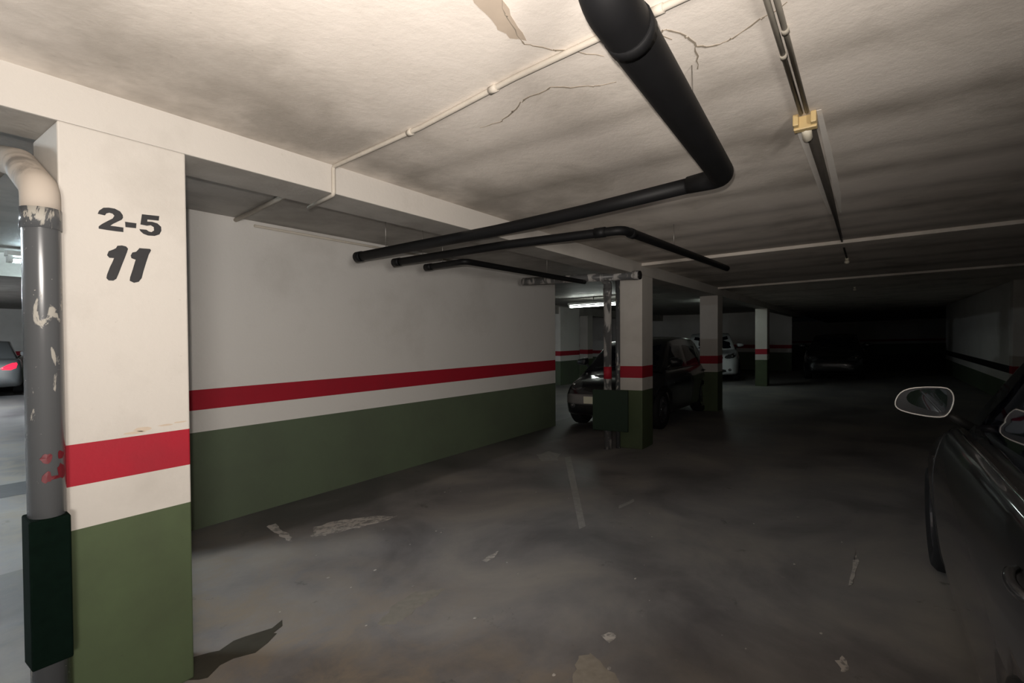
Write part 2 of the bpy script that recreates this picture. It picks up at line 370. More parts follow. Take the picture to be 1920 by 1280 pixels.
# numbers on the first pillar
GLY = dict(
 two=[(0.6665,1.9575),(0.6708,1.9703),(0.6844,1.984),(0.701,1.9878),(0.72,1.9879),(0.7371,1.9805),(0.7455,1.9678),(0.7464,1.9575),(0.742,1.9488),(0.7278,1.9384),(0.7127,1.9266),(0.7052,1.9188),(0.7232,1.9194),(0.7469,1.9191),(0.7466,1.9013),(0.7229,1.9005),(0.6934,1.9006),(0.6687,1.9015),(0.6688,1.9101),(0.6782,1.9204),(0.696,1.9352),(0.713,1.9486),(0.7185,1.96),(0.7133,1.9667),(0.7028,1.9685),(0.6934,1.9641),(0.6885,1.9555)],
 dash=[(0.7527,1.943),(0.7905,1.9437),(0.7891,1.9238),(0.7539,1.9222)],
 five=[(0.81,1.9837),(0.871,1.9879),(0.8688,1.9688),(0.8286,1.9657),(0.828,1.9575),(0.8449,1.9598),(0.8638,1.9564),(0.8768,1.945),(0.8778,1.9286),(0.8703,1.9122),(0.8534,1.9032),(0.8299,1.9011),(0.8138,1.9057),(0.8036,1.9148),(0.8003,1.9222),(0.8245,1.9237),(0.8325,1.9183),(0.8419,1.9171),(0.8514,1.9255),(0.8505,1.939),(0.8399,1.9445),(0.827,1.9403),(0.8041,1.9416)],
 one=[(0.7263,1.8447),(0.7414,1.8482),(0.7545,1.8461),(0.7609,1.8378),(0.7574,1.8242),(0.7494,1.7995),(0.7402,1.7722),(0.7288,1.737),(0.721,1.7155),(0.7113,1.7074),(0.6965,1.7068),(0.6894,1.7152),(0.6917,1.7295),(0.7016,1.7601),(0.7093,1.779),(0.7148,1.7952),(0.7,1.7946),(0.6929,1.804),(0.6984,1.8201),(0.7132,1.8286),(0.7218,1.835)],
 one_b=[(0.7991,1.8458),(0.8361,1.8477),(0.8395,1.842),(0.831,1.8232),(0.8212,1.7895),(0.8114,1.7533),(0.8052,1.7258),(0.7947,1.7101),(0.7788,1.7048),(0.7644,1.7115),(0.7658,1.7248),(0.7752,1.7576),(0.7836,1.7904),(0.7859,1.7974),(0.7714,1.8022),(0.7694,1.8125),(0.7752,1.8252),(0.7875,1.8295),(0.7945,1.8385)])
for nm, keys in (('painted_number', ('two', 'dash', 'five')), ('painted_number', ('one', 'one_b'))):
    bm = BM()
    for k in keys: prism(bm, GLY[k], 'y', 2.3968, 2.3985)
    shear(bm); link(nm, bm, M_TEXT, p1)
# flaked patches on the pillar
def blob(bm, cx, cy, rx, ry, axis, a, b, n=14, jit=0.35):
    prism(bm, [(cx+rx*math.cos(2*math.pi*k/n)*(1-jit*random.random()), cy+ry*math.sin(2*math.pi*k/n)*(1-jit*random.random())) for k in range(n)], axis, a, b)
bm = BM()
for cx, cz, rx, rz in ((0.80, 1.115, .035, .010), (0.77, 1.105, .045, .006), (0.88, 1.12, .03, .005), (0.935, 1.125, .03, .004)): blob(bm, cx, cz, rx, rz, 'y', 2.3973, 2.3985)
shear(bm); link('scuff_mark', bm, M_PATCH, p1)

# ------------------------------------------------------------------ marks on the floor and ceiling
def fmark(name, outlines, mat, smooth=1):
    bm = BM()
    for o in outlines: prism(bm, smooth_outline(o, smooth) if smooth else o, 'z', -0.001, 0.0012)
    shear(bm); return link(name, bm, mat, floor)
def ragged(o, n=5, j=0.018):
    r = []
    for i in range(len(o)):
        a, b = o[i], o[(i+1) % len(o)]
        for k in range(n):
            t = k/n; r.append((a[0]*(1-t)+b[0]*t+random.uniform(-j, j), a[1]*(1-t)+b[1]*t+random.uniform(-j, j)))
    return r
fmark('worn_paint', [ragged([(2.3456,3.60),(2.5851,3.55),(2.788,3.40),(2.8682,3.21),(2.6202,3.26),(2.3976,3.33),(2.2229,3.40),(2.2348,3.4563)])], M_WORN, 0)
fmark('worn_paint', [ragged([(2.1553,3.95),(2.2152,3.94),(2.1344,3.5784),(2.0747,3.4793),(2.0905,3.6495)], 5, .012)], M_WORN, 0)
fmark('worn_paint', [ragged([(2.5807,2.0702),(2.6755,2.0767),(2.7606,2.0727),(2.6608,2.03),(2.5746,2.0342)], 4, .006)], M_WORN, 0)
fmark('worn_paint', [ragged([(1.6947,2.0461),(1.8864,2.1411),(2.0365,2.1288),(2.1266,2.0461),(2.1662,2.0196),(1.9831,2.0),(1.8645,1.9808),(1.7397,1.9763)], 4, .012)], simple('scraped_floor', (0.22, 0.205, 0.18), 0.8, var=0.3, vscale=25), 0)
fmark('worn_paint', [ragged([(1.9281,1.0313),(2.0311,1.0588),(2.0681,1.0236),(2.0245,0.9503),(1.9935,0.886),(1.9489,0.8425),(1.8588,0.9205),(1.8456,1.0)], 3, .012)], simple('pale_scrape', (0.26, 0.235, 0.20), 0.8, var=0.3, vscale=25), 0)
fmark('worn_paint', [ragged([(4.0689,1.7544),(4.3217,1.7196),(4.2544,1.6832),(4.013,1.721)], 3, .008)], M_LINE, 0)
fmark('worn_paint', [ragged([(5.4241,3.4244),(5.6804,3.42),(5.6096,3.2184),(5.2872,3.0709),(5.1216,3.1961)], 4, .03)], M_LINE, 0)
fmark('worn_paint', [ragged([(4.04,0.0553),(3.8454,0.045),(3.5801,0.0539),(3.4146,0.0807),(3.8263,0.0756)], 3, .008), ragged([(2.5994,0.1028),(2.6558,0.0852),(2.5817,0.0634),(2.5259,0.0845)], 3, .01)], M_WORN, 0)
fmark('worn_paint', [ragged([(2.2223,1.0567),(2.2782,1.0119),(2.2464,0.9786),(2.1831,0.9969)], 3, .006)], M_WORN, 0)
fmark('painted_line', [[(5.45,3.06),(5.53,3.02),(3.49,1.778),(3.41,1.79)]], M_LINE, 0)
fmark('oil_stain', [ragged([(0.95,2.62),(1.15,2.52),(1.42,2.50),(1.30,2.38),(1.02,2.36),(0.85,2.45)], 4, .03)], M_BROWN, 0)
bm = BM()
for _ in range(46):
    x, y = random.uniform(1.1, 5), random.uniform(0.1, 3.4); s = random.uniform(.004, .014); blob(bm, x, y, s, s*.7, 'z', -0.001, 0.0014, 7)
shear(bm); tag(link('paint_flecks', bm, M_WORN, floor), kind='stuff')

def crack(pts, wd, mat, z=2.4265, name='crack'):
    bm = BM(); P = fillet([(x, y, 0) for x, y in pts], .06, 4)
    Q = []
    for a, b in zip(P, P[1:]):
        n = max(1, int((b-a).length/.03)); Q += [a.lerp(b, k/n)+Vector((random.uniform(-.006, .006), random.uniform(-.006, .006), 0)) for k in range(n)]
    Q.append(P[-1]); L = []; Rr = []
    for i, p in enumerate(Q):
        t = (Q[min(i+1, len(Q)-1)]-Q[max(i-1, 0)]).normalized(); nrm = Vector((-t.y, t.x, 0)); h = wd*(0.3+random.random())*math.sin(math.pi*(i+.7)/(len(Q)+.4))**.4
        L.append(p+nrm*h/2); Rr.append(p-nrm*h/2)
    for i in range(len(Q)-1):
        lo = [bm.verts.new((q.x, q.y, z-.0012)) for q in (L[i], Rr[i], Rr[i+1], L[i+1])]
        hi = [bm.verts.new((q.x, q.y, z+.004)) for q in (L[i], Rr[i], Rr[i+1], L[i+1])]
        bm.faces.new(lo)
        for k in range(4): bm.faces.new((lo[k], lo[(k+1) % 4], hi[(k+1) % 4], hi[k]))
    shear(bm); return link(name, bm, mat, ceiling)
def fstrip(pts, mat=M_STREAK):
    bm = BM(); prism(bm, [(x, y+w/2) for x, y, w in pts]+[(x, y-w/2) for x, y, w in reversed(pts)], 'z', 2.4258, 2.43); shear(bm); return link('streak', bm, mat, ceiling)
crack([(1.1956,.8745),(1.263,.904),(1.3314,.922),(1.4238,.9429),(1.5108,.8802),(1.5612,.825),(1.65,.76)], .006, M_CRACK)
crack([(1.7254,.1963),(1.7596,.2738),(1.818,.3798),(1.8269,.433),(1.7874,.4845),(1.7147,.4905),(1.6286,.5332),(1.6322,.5606),(1.6969,.5378)], .008, M_CRACK)
crack([(1.841,.8),(1.8224,.87),(1.7171,1.0254),(1.7429,1.169),(1.7941,1.2591),(1.8413,1.3511),(1.8342,1.4684)], .007, M_CRACK)
crack([(1.7874,.4845),(1.9381,.5196)], .006, M_CRACK)
bm = BM(); prism(bm, ragged([(1.10,.86),(1.22,.875),(1.30,.90),(1.40,.928),(1.36,.965),(1.28,.96),(1.18,.945),(1.10,.93)], 3, .006), 'z', 2.4255, 2.43); shear(bm); link('peeled_patch', bm, M_PATCH, ceiling)
# pale and dark streaks beyond the ceiling lamp holder
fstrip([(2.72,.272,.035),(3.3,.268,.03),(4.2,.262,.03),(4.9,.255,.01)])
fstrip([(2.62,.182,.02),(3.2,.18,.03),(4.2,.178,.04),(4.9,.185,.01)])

# ------------------------------------------------------------------ pipes
def pipe_thing(name, label, cat, paths, mat, collars=(), parts=(), group=None):
    pts0 = paths[0][0][0]
    zmin = min(p[2] for path, *_ in paths for p in path)
    root = empty(name, (pts0[0], pts0[1], zmin + G(pts0[0], pts0[1])), label, cat, group)
    for path, rad, fil, nm in paths:
        P = fillet(path, fil, 10)
        if isinstance(rad, tuple):
            L = [0]
            for a, b in zip(P, P[1:]): L.append(L[-1]+(b-a).length)
            rr = []
            for s in L:
                t = s/L[-1]; rr.append(rad[0] if t < rad[2] else (rad[1] if t > rad[3] else rad[0]+(rad[1]-rad[0])*(t-rad[2])/(rad[3]-rad[2])))
        else: rr = rad
        bm = BM(); tube(bm, P, rr, 24); shear(bm); link(nm, bm, mat, root)
    for (a, b, r) in collars:
        bm = BM(); tube(bm, [a, b], r, 24); shear(bm); link('collar', bm, mat, root)
    for nm, fn, m in parts:
        bm = BM(); fn(bm); shear(bm); link(nm, bm, m, root)
    return root
def strap(x, y, z, r, ztop=2.427):
    def f(bm):
        tube(bm, [(x, y, z+r*.9), (x, y, ztop)], 0.0022, 8)
    return f
def curved(bm, u, z, ru, rz):
    # a paint smear wrapped on the first downpipe, u along x
    n = 14; P = []
    for k in range(n):
        a = 2*math.pi*k/n; j = .75+.35*random.random(); x = u+ru*j*math.cos(a)
        P.append((.494+x, 2.350-math.sqrt(max(0, .0545**2-x*x)), z+rz*j*math.sin(a)))
    c = bm.verts.new((.494+u, 2.350-math.sqrt(.0550**2-u*u), z)); V = [bm.verts.new(p) for p in P]; W_ = [bm.verts.new((p[0], p[1]+.004, p[2])) for p in P]
    for k in range(n):
        bm.faces.new((V[k], V[(k+1) % n], c)); bm.faces.new((V[k], V[(k+1) % n], W_[(k+1) % n], W_[k]))
def band(a, b, r):
    def f(bm): tube(bm, [a, b], r, 24)
    return f
# thick black pipe: down from the slab, along the aisle, elbow, then a thinner run towards the wall
pipe_thing('drain_pipe', 'thick black drain pipe hanging overhead, bending towards the white wall', 'pipe',
    [([(1.02,.482,2.44), (1.02,.482,2.2), (2.568,.566,2.2), (2.59,.74,2.2)], (0.062, 0.042, 0.82, 0.985), [0, .10, .12, 0], 'wide_pipe'),
     ([(2.592,.70,2.2), (2.70,1.37,2.2), (2.765,2.08,2.2), (2.765,3.56,2.195)], 0.0385, 0.4, 'narrow_pipe')],
    M_BLACKPIPE,
    collars=[((1.19,.489,2.2), (1.24,.493,2.2), .0645), ((2.765,3.50,2.195), (2.765,3.57,2.195), .043)],
    parts=[('hanger', strap(1.9,.53,2.2,.062), M_STEEL), ('hanger', strap(2.765,3.2,2.195,.038,2.545), M_STEEL)])
pipe_thing('drain_pipe', 'slimmer black drain pipe with a shallow elbow, beside the thick one', 'pipe',
    [([(3.17,3.55,2.195), (3.20,2.3,2.198), (3.33,1.40,2.2), (5.95,1.352,2.24), (6.28,1.35,2.245)], .032, [0, .5, .09, 0, 0], 'pipe_run')],
    M_BLACKPIPE,
    collars=[((3.172,3.48,2.195), (3.17,3.56,2.195), .037), ((3.45,1.398,2.2), (3.52,1.397,2.2), .036), ((3.31,1.52,2.2), (3.30,1.60,2.2), .036)],
    parts=[('hanger', strap(4.4,1.38,2.2,.03), M_STEEL), ('hanger', strap(3.18,3.2,2.195,.03,2.545), M_STEEL)])
pipe_thing('drain_pipe', 'black drain pipe under the bay ceiling, running to the second pillar', 'pipe',
    [([(3.60,3.58,2.2), (3.585,3.06,2.2), (5.8,3.01,2.2), (5.9,3.008,2.2)], .028, [0, .07, 0, 0], 'pipe_run')],
    M_BLACKPIPE, collars=[((3.60,3.50,2.2), (3.60,3.585,2.2), .033)],
    parts=[('hanger', strap(3.594,3.35,2.2,.026,2.545), M_STEEL), ('hanger', strap(5.0,3.03,2.2,.026,2.545), M_STEEL)])
# riser and cross pipe by the second pillar
pipe_thing('downpipe', 'peeling grey downpipe standing beside the second pillar', 'pipe',
    [([(6.17,2.81,0.0), (6.17,2.81,2.18), (6.02,2.81,2.25)], .052, 0, 'riser'),
     ([(6.02,2.31,2.235), (5.95,4.0,2.30)], .052, 0, 'cross_pipe')],
    M_DIRTYPIPE, collars=[((6.02,2.32,2.235), (6.018,2.38,2.238), .058), ((6.17,2.81,2.04), (6.17,2.81,2.12), .058)],
    parts=[('end_cap', band((6.02,2.30,2.235), (6.02,2.315,2.235), .054), M_TRIMBLK), ('pipe_band', band((6.17,2.81,.93), (6.17,2.81,1.09), .0535), M_RED)])
pipe_thing('downpipe', 'second slim grey downpipe against the same pillar', 'pipe',
    [([(6.285,2.715,0.0), (6.285,2.715,2.26)], .03, 0, 'riser')], M_GREYPIPE)
# riser by the first pillar
pipe_thing('downpipe', 'glossy grey downpipe with flaked paint at the edge of the numbered pillar', 'pipe',
    [([(.494,2.350,0.0), (.494,2.350,2.00), (.494,2.62,2.15), (.494,2.98,2.255), (.494,4.6,2.26)], .052, [0, .07, .06, .1, 0], 'riser')], M_GREYPIPE,
    collars=[((.494,2.35,1.86), (.494,2.35,1.93), .056)],
    parts=[('painted_bend', lambda bm: tube(bm, fillet([(.494,2.35,1.93), (.494,2.35,2.00), (.494,2.62,2.15), (.494,2.98,2.255), (.494,3.5,2.258)], [0, .07, .06, .1, 0], 10), .0535, 24), M_CREAMPIPE),
           ('paint_smear', lambda bm: [curved(bm, *q) for q in ((-.010, 1.07, .016, .018), (-.010, 1.005, .014, .02), (.030, 1.075, .010, .016), (.030, 1.02, .013, .028), (.010, 1.0, .028, .006))], simple('red_smear', (0.12, .008, .014), .5))])
# protectors
bm = BM(); box(bm, .435, .545, 2.292, 2.392, .355, .862); shear(bm)
for v in bm.verts:
    if v.co.z > .6 and v.co.y > 2.35: v.co.z += .012
tag(link('impact_guard', bm, M_FOAM, bevel=0.006), 'dark green foam guard boxed around the downpipe at the numbered pillar', 'bumper guard')
bm = BM(); box(bm, 6.08, 6.113, 2.495, 2.99, .255, .79); shear(bm)
g2 = tag(link('impact_guard', bm, simple('dark_green_panel', (0.007, 0.022, 0.010), 0.7, var=.3), bevel=0.008), 'dark green guard panel on the second pillar and its pipe', 'bumper guard')

# ------------------------------------------------------------------ conduits
def conduit(label, paths, mat, cl=(), r=.011):
    p0 = paths[0][0]; root = empty('conduit', (p0[0], p0[1], p0[2]+G(p0[0], p0[1])), label, 'conduit')
    for p in paths:
        bm = BM(); tube(bm, fillet(p, .02, 4), r, 12); shear(bm); link('tube', bm, mat, root)
    for a, b in cl:
        bm = BM(); tube(bm, [a, b], r*1.35, 12); shear(bm); link('clip', bm, mat, root)
    return root
conduit('white conduit crossing the ceiling and dropping over the beam face',
    [[(1.485,.28,2.414), (1.495,.443,2.414), (1.553,1.076,2.414), (1.642,1.654,2.414), (1.70,2.385,2.414), (1.70,2.385,2.262), (1.765,2.72,2.262)]], M_CONDUIT,
    [((1.568,1.17,2.414), (1.574,1.21,2.414)), ((1.648,1.72,2.414), (1.652,1.75,2.414)), ((1.5,.5,2.414), (1.504,.54,2.414))])
conduit('grey twin conduit running along the ceiling to the cream lamp holder',
    [[(.3,.247,2.415), (2.58,.247,2.415)], [(.3,.223,2.416), (2.58,.223,2.416)]], M_DARKCOND, [((2.0,.247,2.415), (2.03,.247,2.415)), ((1.84,.223,2.416), (1.87,.223,2.416))], .009)
conduit('dark cable stripe along the ceiling beyond the lamp holder', [[(2.77,.232,2.415), (7.7,.224,2.415)]], M_CABLE, [], .010)
conduit('pale conduit crossing the bay ceiling from beam to wall', [[(1.99,2.69,2.524), (2.02,3.3,2.524), (2.15,4.37,2.524)]], M_CONDUIT, [], .017)
conduit('thin pale conduit along the top of the bay wall', [[(2.3,4.352,2.50), (4.9,4.352,2.50)]], M_CONDUIT, [], .012)

fstrip([(2.76,.232,.05),(3.3,.230,.048),(4.2,.227,.045),(5.2,.226,.03),(6.2,.226,.02)], M_DARKTONE)  # dark strip along the cable, narrowing away from the holder

# lamp holder at the ceiling
lh = empty('lamp_holder', (2.64, .235, 2.30+G(2.64, .235)), 'small cream lamp holder with ivory tip on the ceiling conduit', 'lamp holder')
bm = BM()
box(bm, 2.60, 2.645, .190, .213, 2.375, 2.425); box(bm, 2.60, 2.645, .259, .282, 2.375, 2.425); box(bm, 2.635, 2.675, .190, .282, 2.365, 2.425)
shear(bm); link('bracket', bm, M_CREAM, lh, bevel=.004)
bm = BM(); tube(bm, [(2.672,.236,2.385), (2.715,.236,2.372), (2.755,.236,2.360), (2.762,.236,2.358)], [.021,.021,.021,.014], 16); shear(bm); link('socket', bm, M_IVORY, lh)
for X, lab in ((7.8, 'tiny ceiling lamp bulb just past the first shallow rib'), (12.6, 'tiny ceiling lamp bulb far down the dark aisle')):
    b_ = empty('ceiling_bulb', (X, .225, 2.36+G(X, .225)), lab, 'bulb')
    bm = BM(); tube(bm, [(X, .225, 2.425), (X, .225, 2.395)], .022, 12); shear(bm); link('socket', bm, M_IVORY, b_)
    bm = BM(); tube(bm, [(X, .225, 2.397), (X, .225, 2.385), (X, .225, 2.365), (X, .225, 2.352), (X, .225, 2.347)], [.012, .026, .03, .02, .005], 14); shear(bm); link('globe', bm, M_IVORY, b_)

# tube lamps
def tube_lamp(a, b, label, mat):
    a, b = Vector(a), Vector(b); c = (a+b)/2
    root = empty('tube_lamp', (c.x, c.y, c.z-.03+G(c.x, c.y)), label, 'lamp')
    d = (b-a).normalized(); s = Vector((-d.y, d.x, 0))
    bm = BM(); P = [a-d*.05+s*.07, b+d*.05+s*.07, b+d*.05-s*.07, a-d*.05-s*.07]
    lo = [bm.verts.new((p.x, p.y, a.z+.05)) for p in P]; hi = [bm.verts.new((p.x, p.y, a.z+.10)) for p in P]
    bm.faces.new(lo); bm.faces.new(hi)
    for k in range(4): bm.faces.new((lo[k], lo[(k+1) % 4], hi[(k+1) % 4], hi[k]))
    shear(bm); link('housing', bm, M_HOUSING, root)
    for q in (-.035, .035):
        bm = BM(); tube(bm, [a+s*q, b+s*q], .016, 12); shear(bm); link('fluorescent_tube', bm, mat, root)
    for p in (a, b):
        bm = BM(); e = p+d*(.02 if p is b else -.02); box(bm, e.x-.02-abs(s.x)*.03, e.x+.02+abs(s.x)*.03, e.y-.02-abs(s.y)*.03, e.y+.02+abs(s.y)*.03, a.z-.02, a.z+.06); shear(bm); link('end_cap', bm, M_HOUSING, root)
    bm = BM(); tube(bm, [(c.x, c.y, a.z+.09), (c.x, c.y, 2.55)], .01, 8); shear(bm); link('hanger', bm, M_STEEL, root)
tube_lamp((11.5, 4.98, 2.32), (11.5, 6.26, 2.32), 'bright white tube lamp glowing above the parked black car', M_TUBE)
tube_lamp((1.34, 7.5, 2.40), (2.60, 7.5, 2.40), 'cool bluish tube lamp in the next aisle, seen past the downpipe', M_TUBEC)

tube_lamp((-2.3, 6.4, 2.38), (-1.1, 6.4, 2.38), 'cool tube lamp of the next aisle, out past the numbered pillar', M_TUBEX)
tube_lamp((14.6, 3.6, 2.42), (15.8, 3.6, 2.42), 'tube lamp behind the dim pillar, lighting the white car', M_TUBEW)
tube_lamp((0.2, 15.0, 2.40), (1.4, 15.0, 2.40), 'added unseen cool tube lamp that lights the silver car', M_TUBEX)  # invented lamp out of view, brightens the silver car
bm = BM(); box(bm, -4, 3.5, 6.95, 7.55, -0.001, 0.002); shear(bm); link('shadow_strip', bm, simple('painted_shadow_strip', (0.05, 0.05, 0.052), 0.6, var=.3), floor)  # shadow across the next aisle's floor, painted as a dark strip

# ------------------------------------------------------------------ cars
def loft(stations, sect):
    bm = BM(); rings = []
    for st in stations: rings.append([bm.verts.new(p) for p in sect(st)])
    n = len(rings[0])
    for a, b in zip(rings, rings[1:]):
        for k in range(n): bm.faces.new((a[k], a[(k+1) % n], b[(k+1) % n], b[k]))
    bm.faces.new(rings[0]); bm.faces.new(rings[-1]); return bm
def apply_mods(o):
    dg = bpy.context.evaluated_depsgraph_get(); dg.update()
    me = bpy.data.meshes.new_from_object(o.evaluated_get(dg)); old = o.data; o.modifiers.clear(); o.data = me; me.name = old.name

def wheel_meshes(r, wd):
    bm = BM(); seg = 40
    prof = [(-wd/2+.02, r*.66), (-wd/2, r*.74), (-wd/2, r*.90), (-wd/2+.025, r*.985), (-wd/4, r), (wd/4, r), (wd/2-.025, r*.985), (wd/2, r*.90), (wd/2, r*.74), (wd/2-.02, r*.66)]
    rg = [[bm.verts.new((q*math.sin(a), y, q*math.cos(a))) for y, q in prof] for a in [2*math.pi*k/seg for k in range(seg)]]
    for i in range(seg):
        for k in range(len(prof)-1): bm.faces.new((rg[i][k], rg[i][k+1], rg[(i+1) % seg][k+1], rg[(i+1) % seg][k]))
    return bm
def rim_mesh(r, wd, side):
    bm = BM(); y = side*(wd/2-.03)
    def ring(r0, r1, y0, y1, n=40):
        A = [[bm.verts.new((q*math.sin(a), yy, q*math.cos(a))) for q, yy in ((r0, y0), (r1, y0), (r1, y1), (r0, y1))] for a in [2*math.pi*k/n for k in range(n)]]
        for i in range(n):
            for k in range(4): bm.faces.new((A[i][k], A[i][(k+1) % 4], A[(i+1) % n][(k+1) % 4], A[(i+1) % n][k]))
    ring(r*.60, r*.68, y-side*.10, y+side*.012)
    ring(.001, r*.16, y-side*.03, y+side*.005, 16)
    for k in range(5):
        a = 2*math.pi*k/5; u = Vector((math.sin(a), 0, math.cos(a))); v = Vector((math.cos(a), 0, -math.sin(a)))
        vs = []
        for yy in (y-side*.025, y):
            for q, h in ((r*.12, r*.10), (r*.62, r*.065)):
                for sg in (-1, 1): vs.append(bm.verts.new(u*q+v*h*sg+Vector((0, yy, 0))))
        for q in ((0,1,3,2), (4,5,7,6), (0,1,5,4), (2,3,7,6), (0,2,6,4), (1,3,7,5)): bm.faces.new([vs[i] for i in q])
    # backing disc
    ring(.001, r*.62, y-side*.09, y-side*.085, 24)
    return bm

def car(label, pos, heading, paint, L=4.2, W=1.74, H=1.48, hood=.98, cowl=.90, tail='hatch', wr=.315, wb=None, fo=.80, seams=True, bumper=None,
        lens=M_LENS, headz=.72, plate=True, mirror_mat=None, mirror_custom=False, lampsrear=M_TAILOFF, sillz=.98, cat='car', suv=False, sill_trim=False, mirror_lip=False, cowlx=None, midx=None):
    hw = W/2; xf = L/2; xr = -L/2; wb = wb or L*.6; fx = xf-fo; rx = fx-wb
    root = empty('car', (0, 0, 0), label, cat)
    zb = .20 if suv else .17
    A = xf-(cowlx or 1.02*(L/4.2))          # cowl x
    def st(x, w, z0, zs, zt): return dict(x=x, w=w, z0=z0, zs=zs, zt=zt)
    sts = [st(xr, .74, .42, sillz-.26, sillz-.22), st(xr+.04, .90, .30, sillz-.10, sillz-.06), st(xr+.22, .97, zb+.02, sillz-.02, sillz+.02), st(rx-.1, .995, zb, sillz, sillz+.02), st(rx+.55, 1.0, zb, sillz, sillz+.01),
           st(0, 1.0, zb, sillz-.005, sillz), st(fx-.55, 1.0, zb, sillz-.015, sillz), st(A, .99, zb, sillz-.03, sillz+.01), st(fx, .98, zb, hood-.16, hood-.09),
           st(xf-.38, .93, zb+.01, hood-.22, hood-.13), st(xf-.16, .84, .22, hood-.30, hood-.20), st(xf-.04, .72, .26, hood-.40, hood-.30), st(xf, .60, .34, hood-.46, hood-.42)]
    def sect(s):
        w = hw*s['w']; z0 = s['z0']; zs = s['zs']; zt = s['zt']; h = zs-z0
        half = [(w*.80, z0), (w*.955, z0+.05*h), (w*.975, z0+.20*h), (w*.995, z0+.45*h), (w, z0+.66*h), (w*.985, z0+.80*h), (w*.94, z0+.955*h), (w*.905, zs), (w*.80, zs+(zt-zs)*.55), (w*.4, zt)]
        return [(s['x'], y, z) for y, z in half] + [(s['x'], -y, z) for y, z in reversed(half)]
    bm = loft(sts, sect)
    body = link('body', bm, [paint, M_TRIMBLK], root, smooth=True, local=True, recenter=False)
    ss = body.modifiers.new('s', 'SUBSURF'); ss.levels = 2; ss.render_levels = 2
    cb = BM()
    for x in (fx, rx):
        for sg in (-1, 1):
            tube(cb, [(x, sg*(hw-.26), wr), (x, sg*(hw+.2), wr)], wr+.055, 36, mi=1)
    cut = link('cutter', cb, [paint, M_TRIMBLK], recenter=False)
    bo = body.modifiers.new('b', 'BOOLEAN'); bo.operation = 'DIFFERENCE'; bo.object = cut; bo.solver = 'EXACT'
    apply_mods(body); bpy.data.objects.remove(cut)
    dg = bpy.context.evaluated_depsgraph_get()
    bvh = BVHTree.FromPolygons([v.co.copy() for v in body.data.vertices], [tuple(p.vertices) for p in body.data.polygons])
    def side(x, z, sg):
        h = bvh.ray_cast(Vector((x, sg*3, z)), Vector((0, -sg, 0))); return h[0] if h[0] else Vector((x, sg*hw, z))
    def front(y, z, sg=1):
        h = bvh.ray_cast(Vector((sg*6, y, z)), Vector((-sg, 0, 0))); return h[0] if h[0] else Vector((sg*xf, y, z))
    def proj_side(name, outline, sg, mat, th=.006, parent=None):
        bm = BM(); P = [side(x, z, sg) for x, z in outline]
        a = [bm.verts.new((p.x, p.y+sg*th, p.z)) for p in P]; b = [bm.verts.new((p.x, p.y-sg*.004, p.z)) for p in P]
        bm.faces.new(a)
        for i in range(len(P)): bm.faces.new((a[i], a[(i+1) % len(P)], b[(i+1) % len(P)], b[i]))
        return link(name, bm, mat, parent or root, local=True, smooth=False, recenter=False)
    def proj_front(name, outline, mat, sg=1, th=.008, n=6, mode='fan', smooth=True):
        """outline (y,z) projected on the nose; filled with a small grid so that it hugs the curve"""
        bm = BM(); cy = sum(p[0] for p in outline)/len(outline); cz = sum(p[1] for p in outline)/len(outline)
        rings = []
        for k in range(n+1):
            t = 1-k/n; ring = []
            for y, z in outline:
                q = front(cy+(y-cy)*t, cz+(z-cz)*t, sg); off = th*(1 if k else .2)
                if k == n: off = th*1.6
                ring.append(bm.verts.new((q.x+sg*off, q.y, q.z)))
                if k == n: break
            rings.append(ring)
        m = len(outline)
        for a, b in zip(rings, rings[1:]):
            for i in range(m):
                if len(b) == 1: bm.faces.new((a[i], a[(i+1) % m], b[0]))
                else: bm.faces.new((a[i], a[(i+1) % m], b[(i+1) % m], b[i]))
        return link(name, bm, mat, root, local=True, smooth=smooth, recenter=False)
    # greenhouse
    roofr = {'hatch': xr+.42, 'van': xr+.15, 'sedan': xr+1.15}[tail]; base_r = {'hatch': xr+.08, 'van': xr+.05, 'sedan': xr+.62}[tail]
    rfx = A-.72 if not suv else A-.58
    wbelt, wroof = hw*.885, hw*.70
    zr = H-.03; zbelt = sillz-.02
    def gh(x, frac):  # half width
        return wbelt+(wroof-wbelt)*frac
    sil = [(A+.02, zbelt, wbelt*.93), (rfx+.32, zbelt+(zr-zbelt)*.56, gh(0, .56)*.97), (rfx, zr-.035, wroof), (rfx-.5, zr+.02, wroof), ((rfx+roofr)/2-.1, zr+.03, wroof), (roofr+.25, zr+.0, wroof*.99), (roofr, zr-.05, wroof*.96), (base_r, zbelt, wbelt*.92)]
    bm = BM(); rings = []
    for x, z, w_ in sil:
        if z <= zbelt+.01: row = [(x, y, z+.0) for y in (-w_, -w_*.5, 0, w_*.5, w_)]
        else: row = [(x+.04*(1 if x > 0 else -1)*c, y, z+.035*c) for y, c in ((-w_, 0), (-w_*.5, .75), (0, 1), (w_*.5, .75), (w_, 0))]
        rings.append([bm.verts.new(p) for p in row])
    for a, b in zip(rings, rings[1:]):
        for k in range(4): bm.faces.new((a[k], a[k+1], b[k+1], b[k]))
    # side walls down to the belt
    for k in (0, 4):
        sg = -1 if k == 0 else 1
        low = [bm.verts.new((min(max(x, base_r), A+.02), sg*wbelt, zbelt-.03)) for x, z, w_ in sil]
        for i in range(len(sil)-1):
            try: bm.faces.new((rings[i][k], rings[i+1][k], low[i+1], low[i]))
            except ValueError: pass
    bmesh.ops.remove_doubles(bm, verts=bm.verts, dist=.002)
    cab = link('cabin', bm, paint, root, local=True, recenter=False, smooth=True)
    cab.data.update()
    bmc = BM(); bmc.from_mesh(cab.data); bmesh.ops.triangulate(bmc, faces=bmc.faces[:]); cb2 = BVHTree.FromBMesh(bmc); bmc.free()
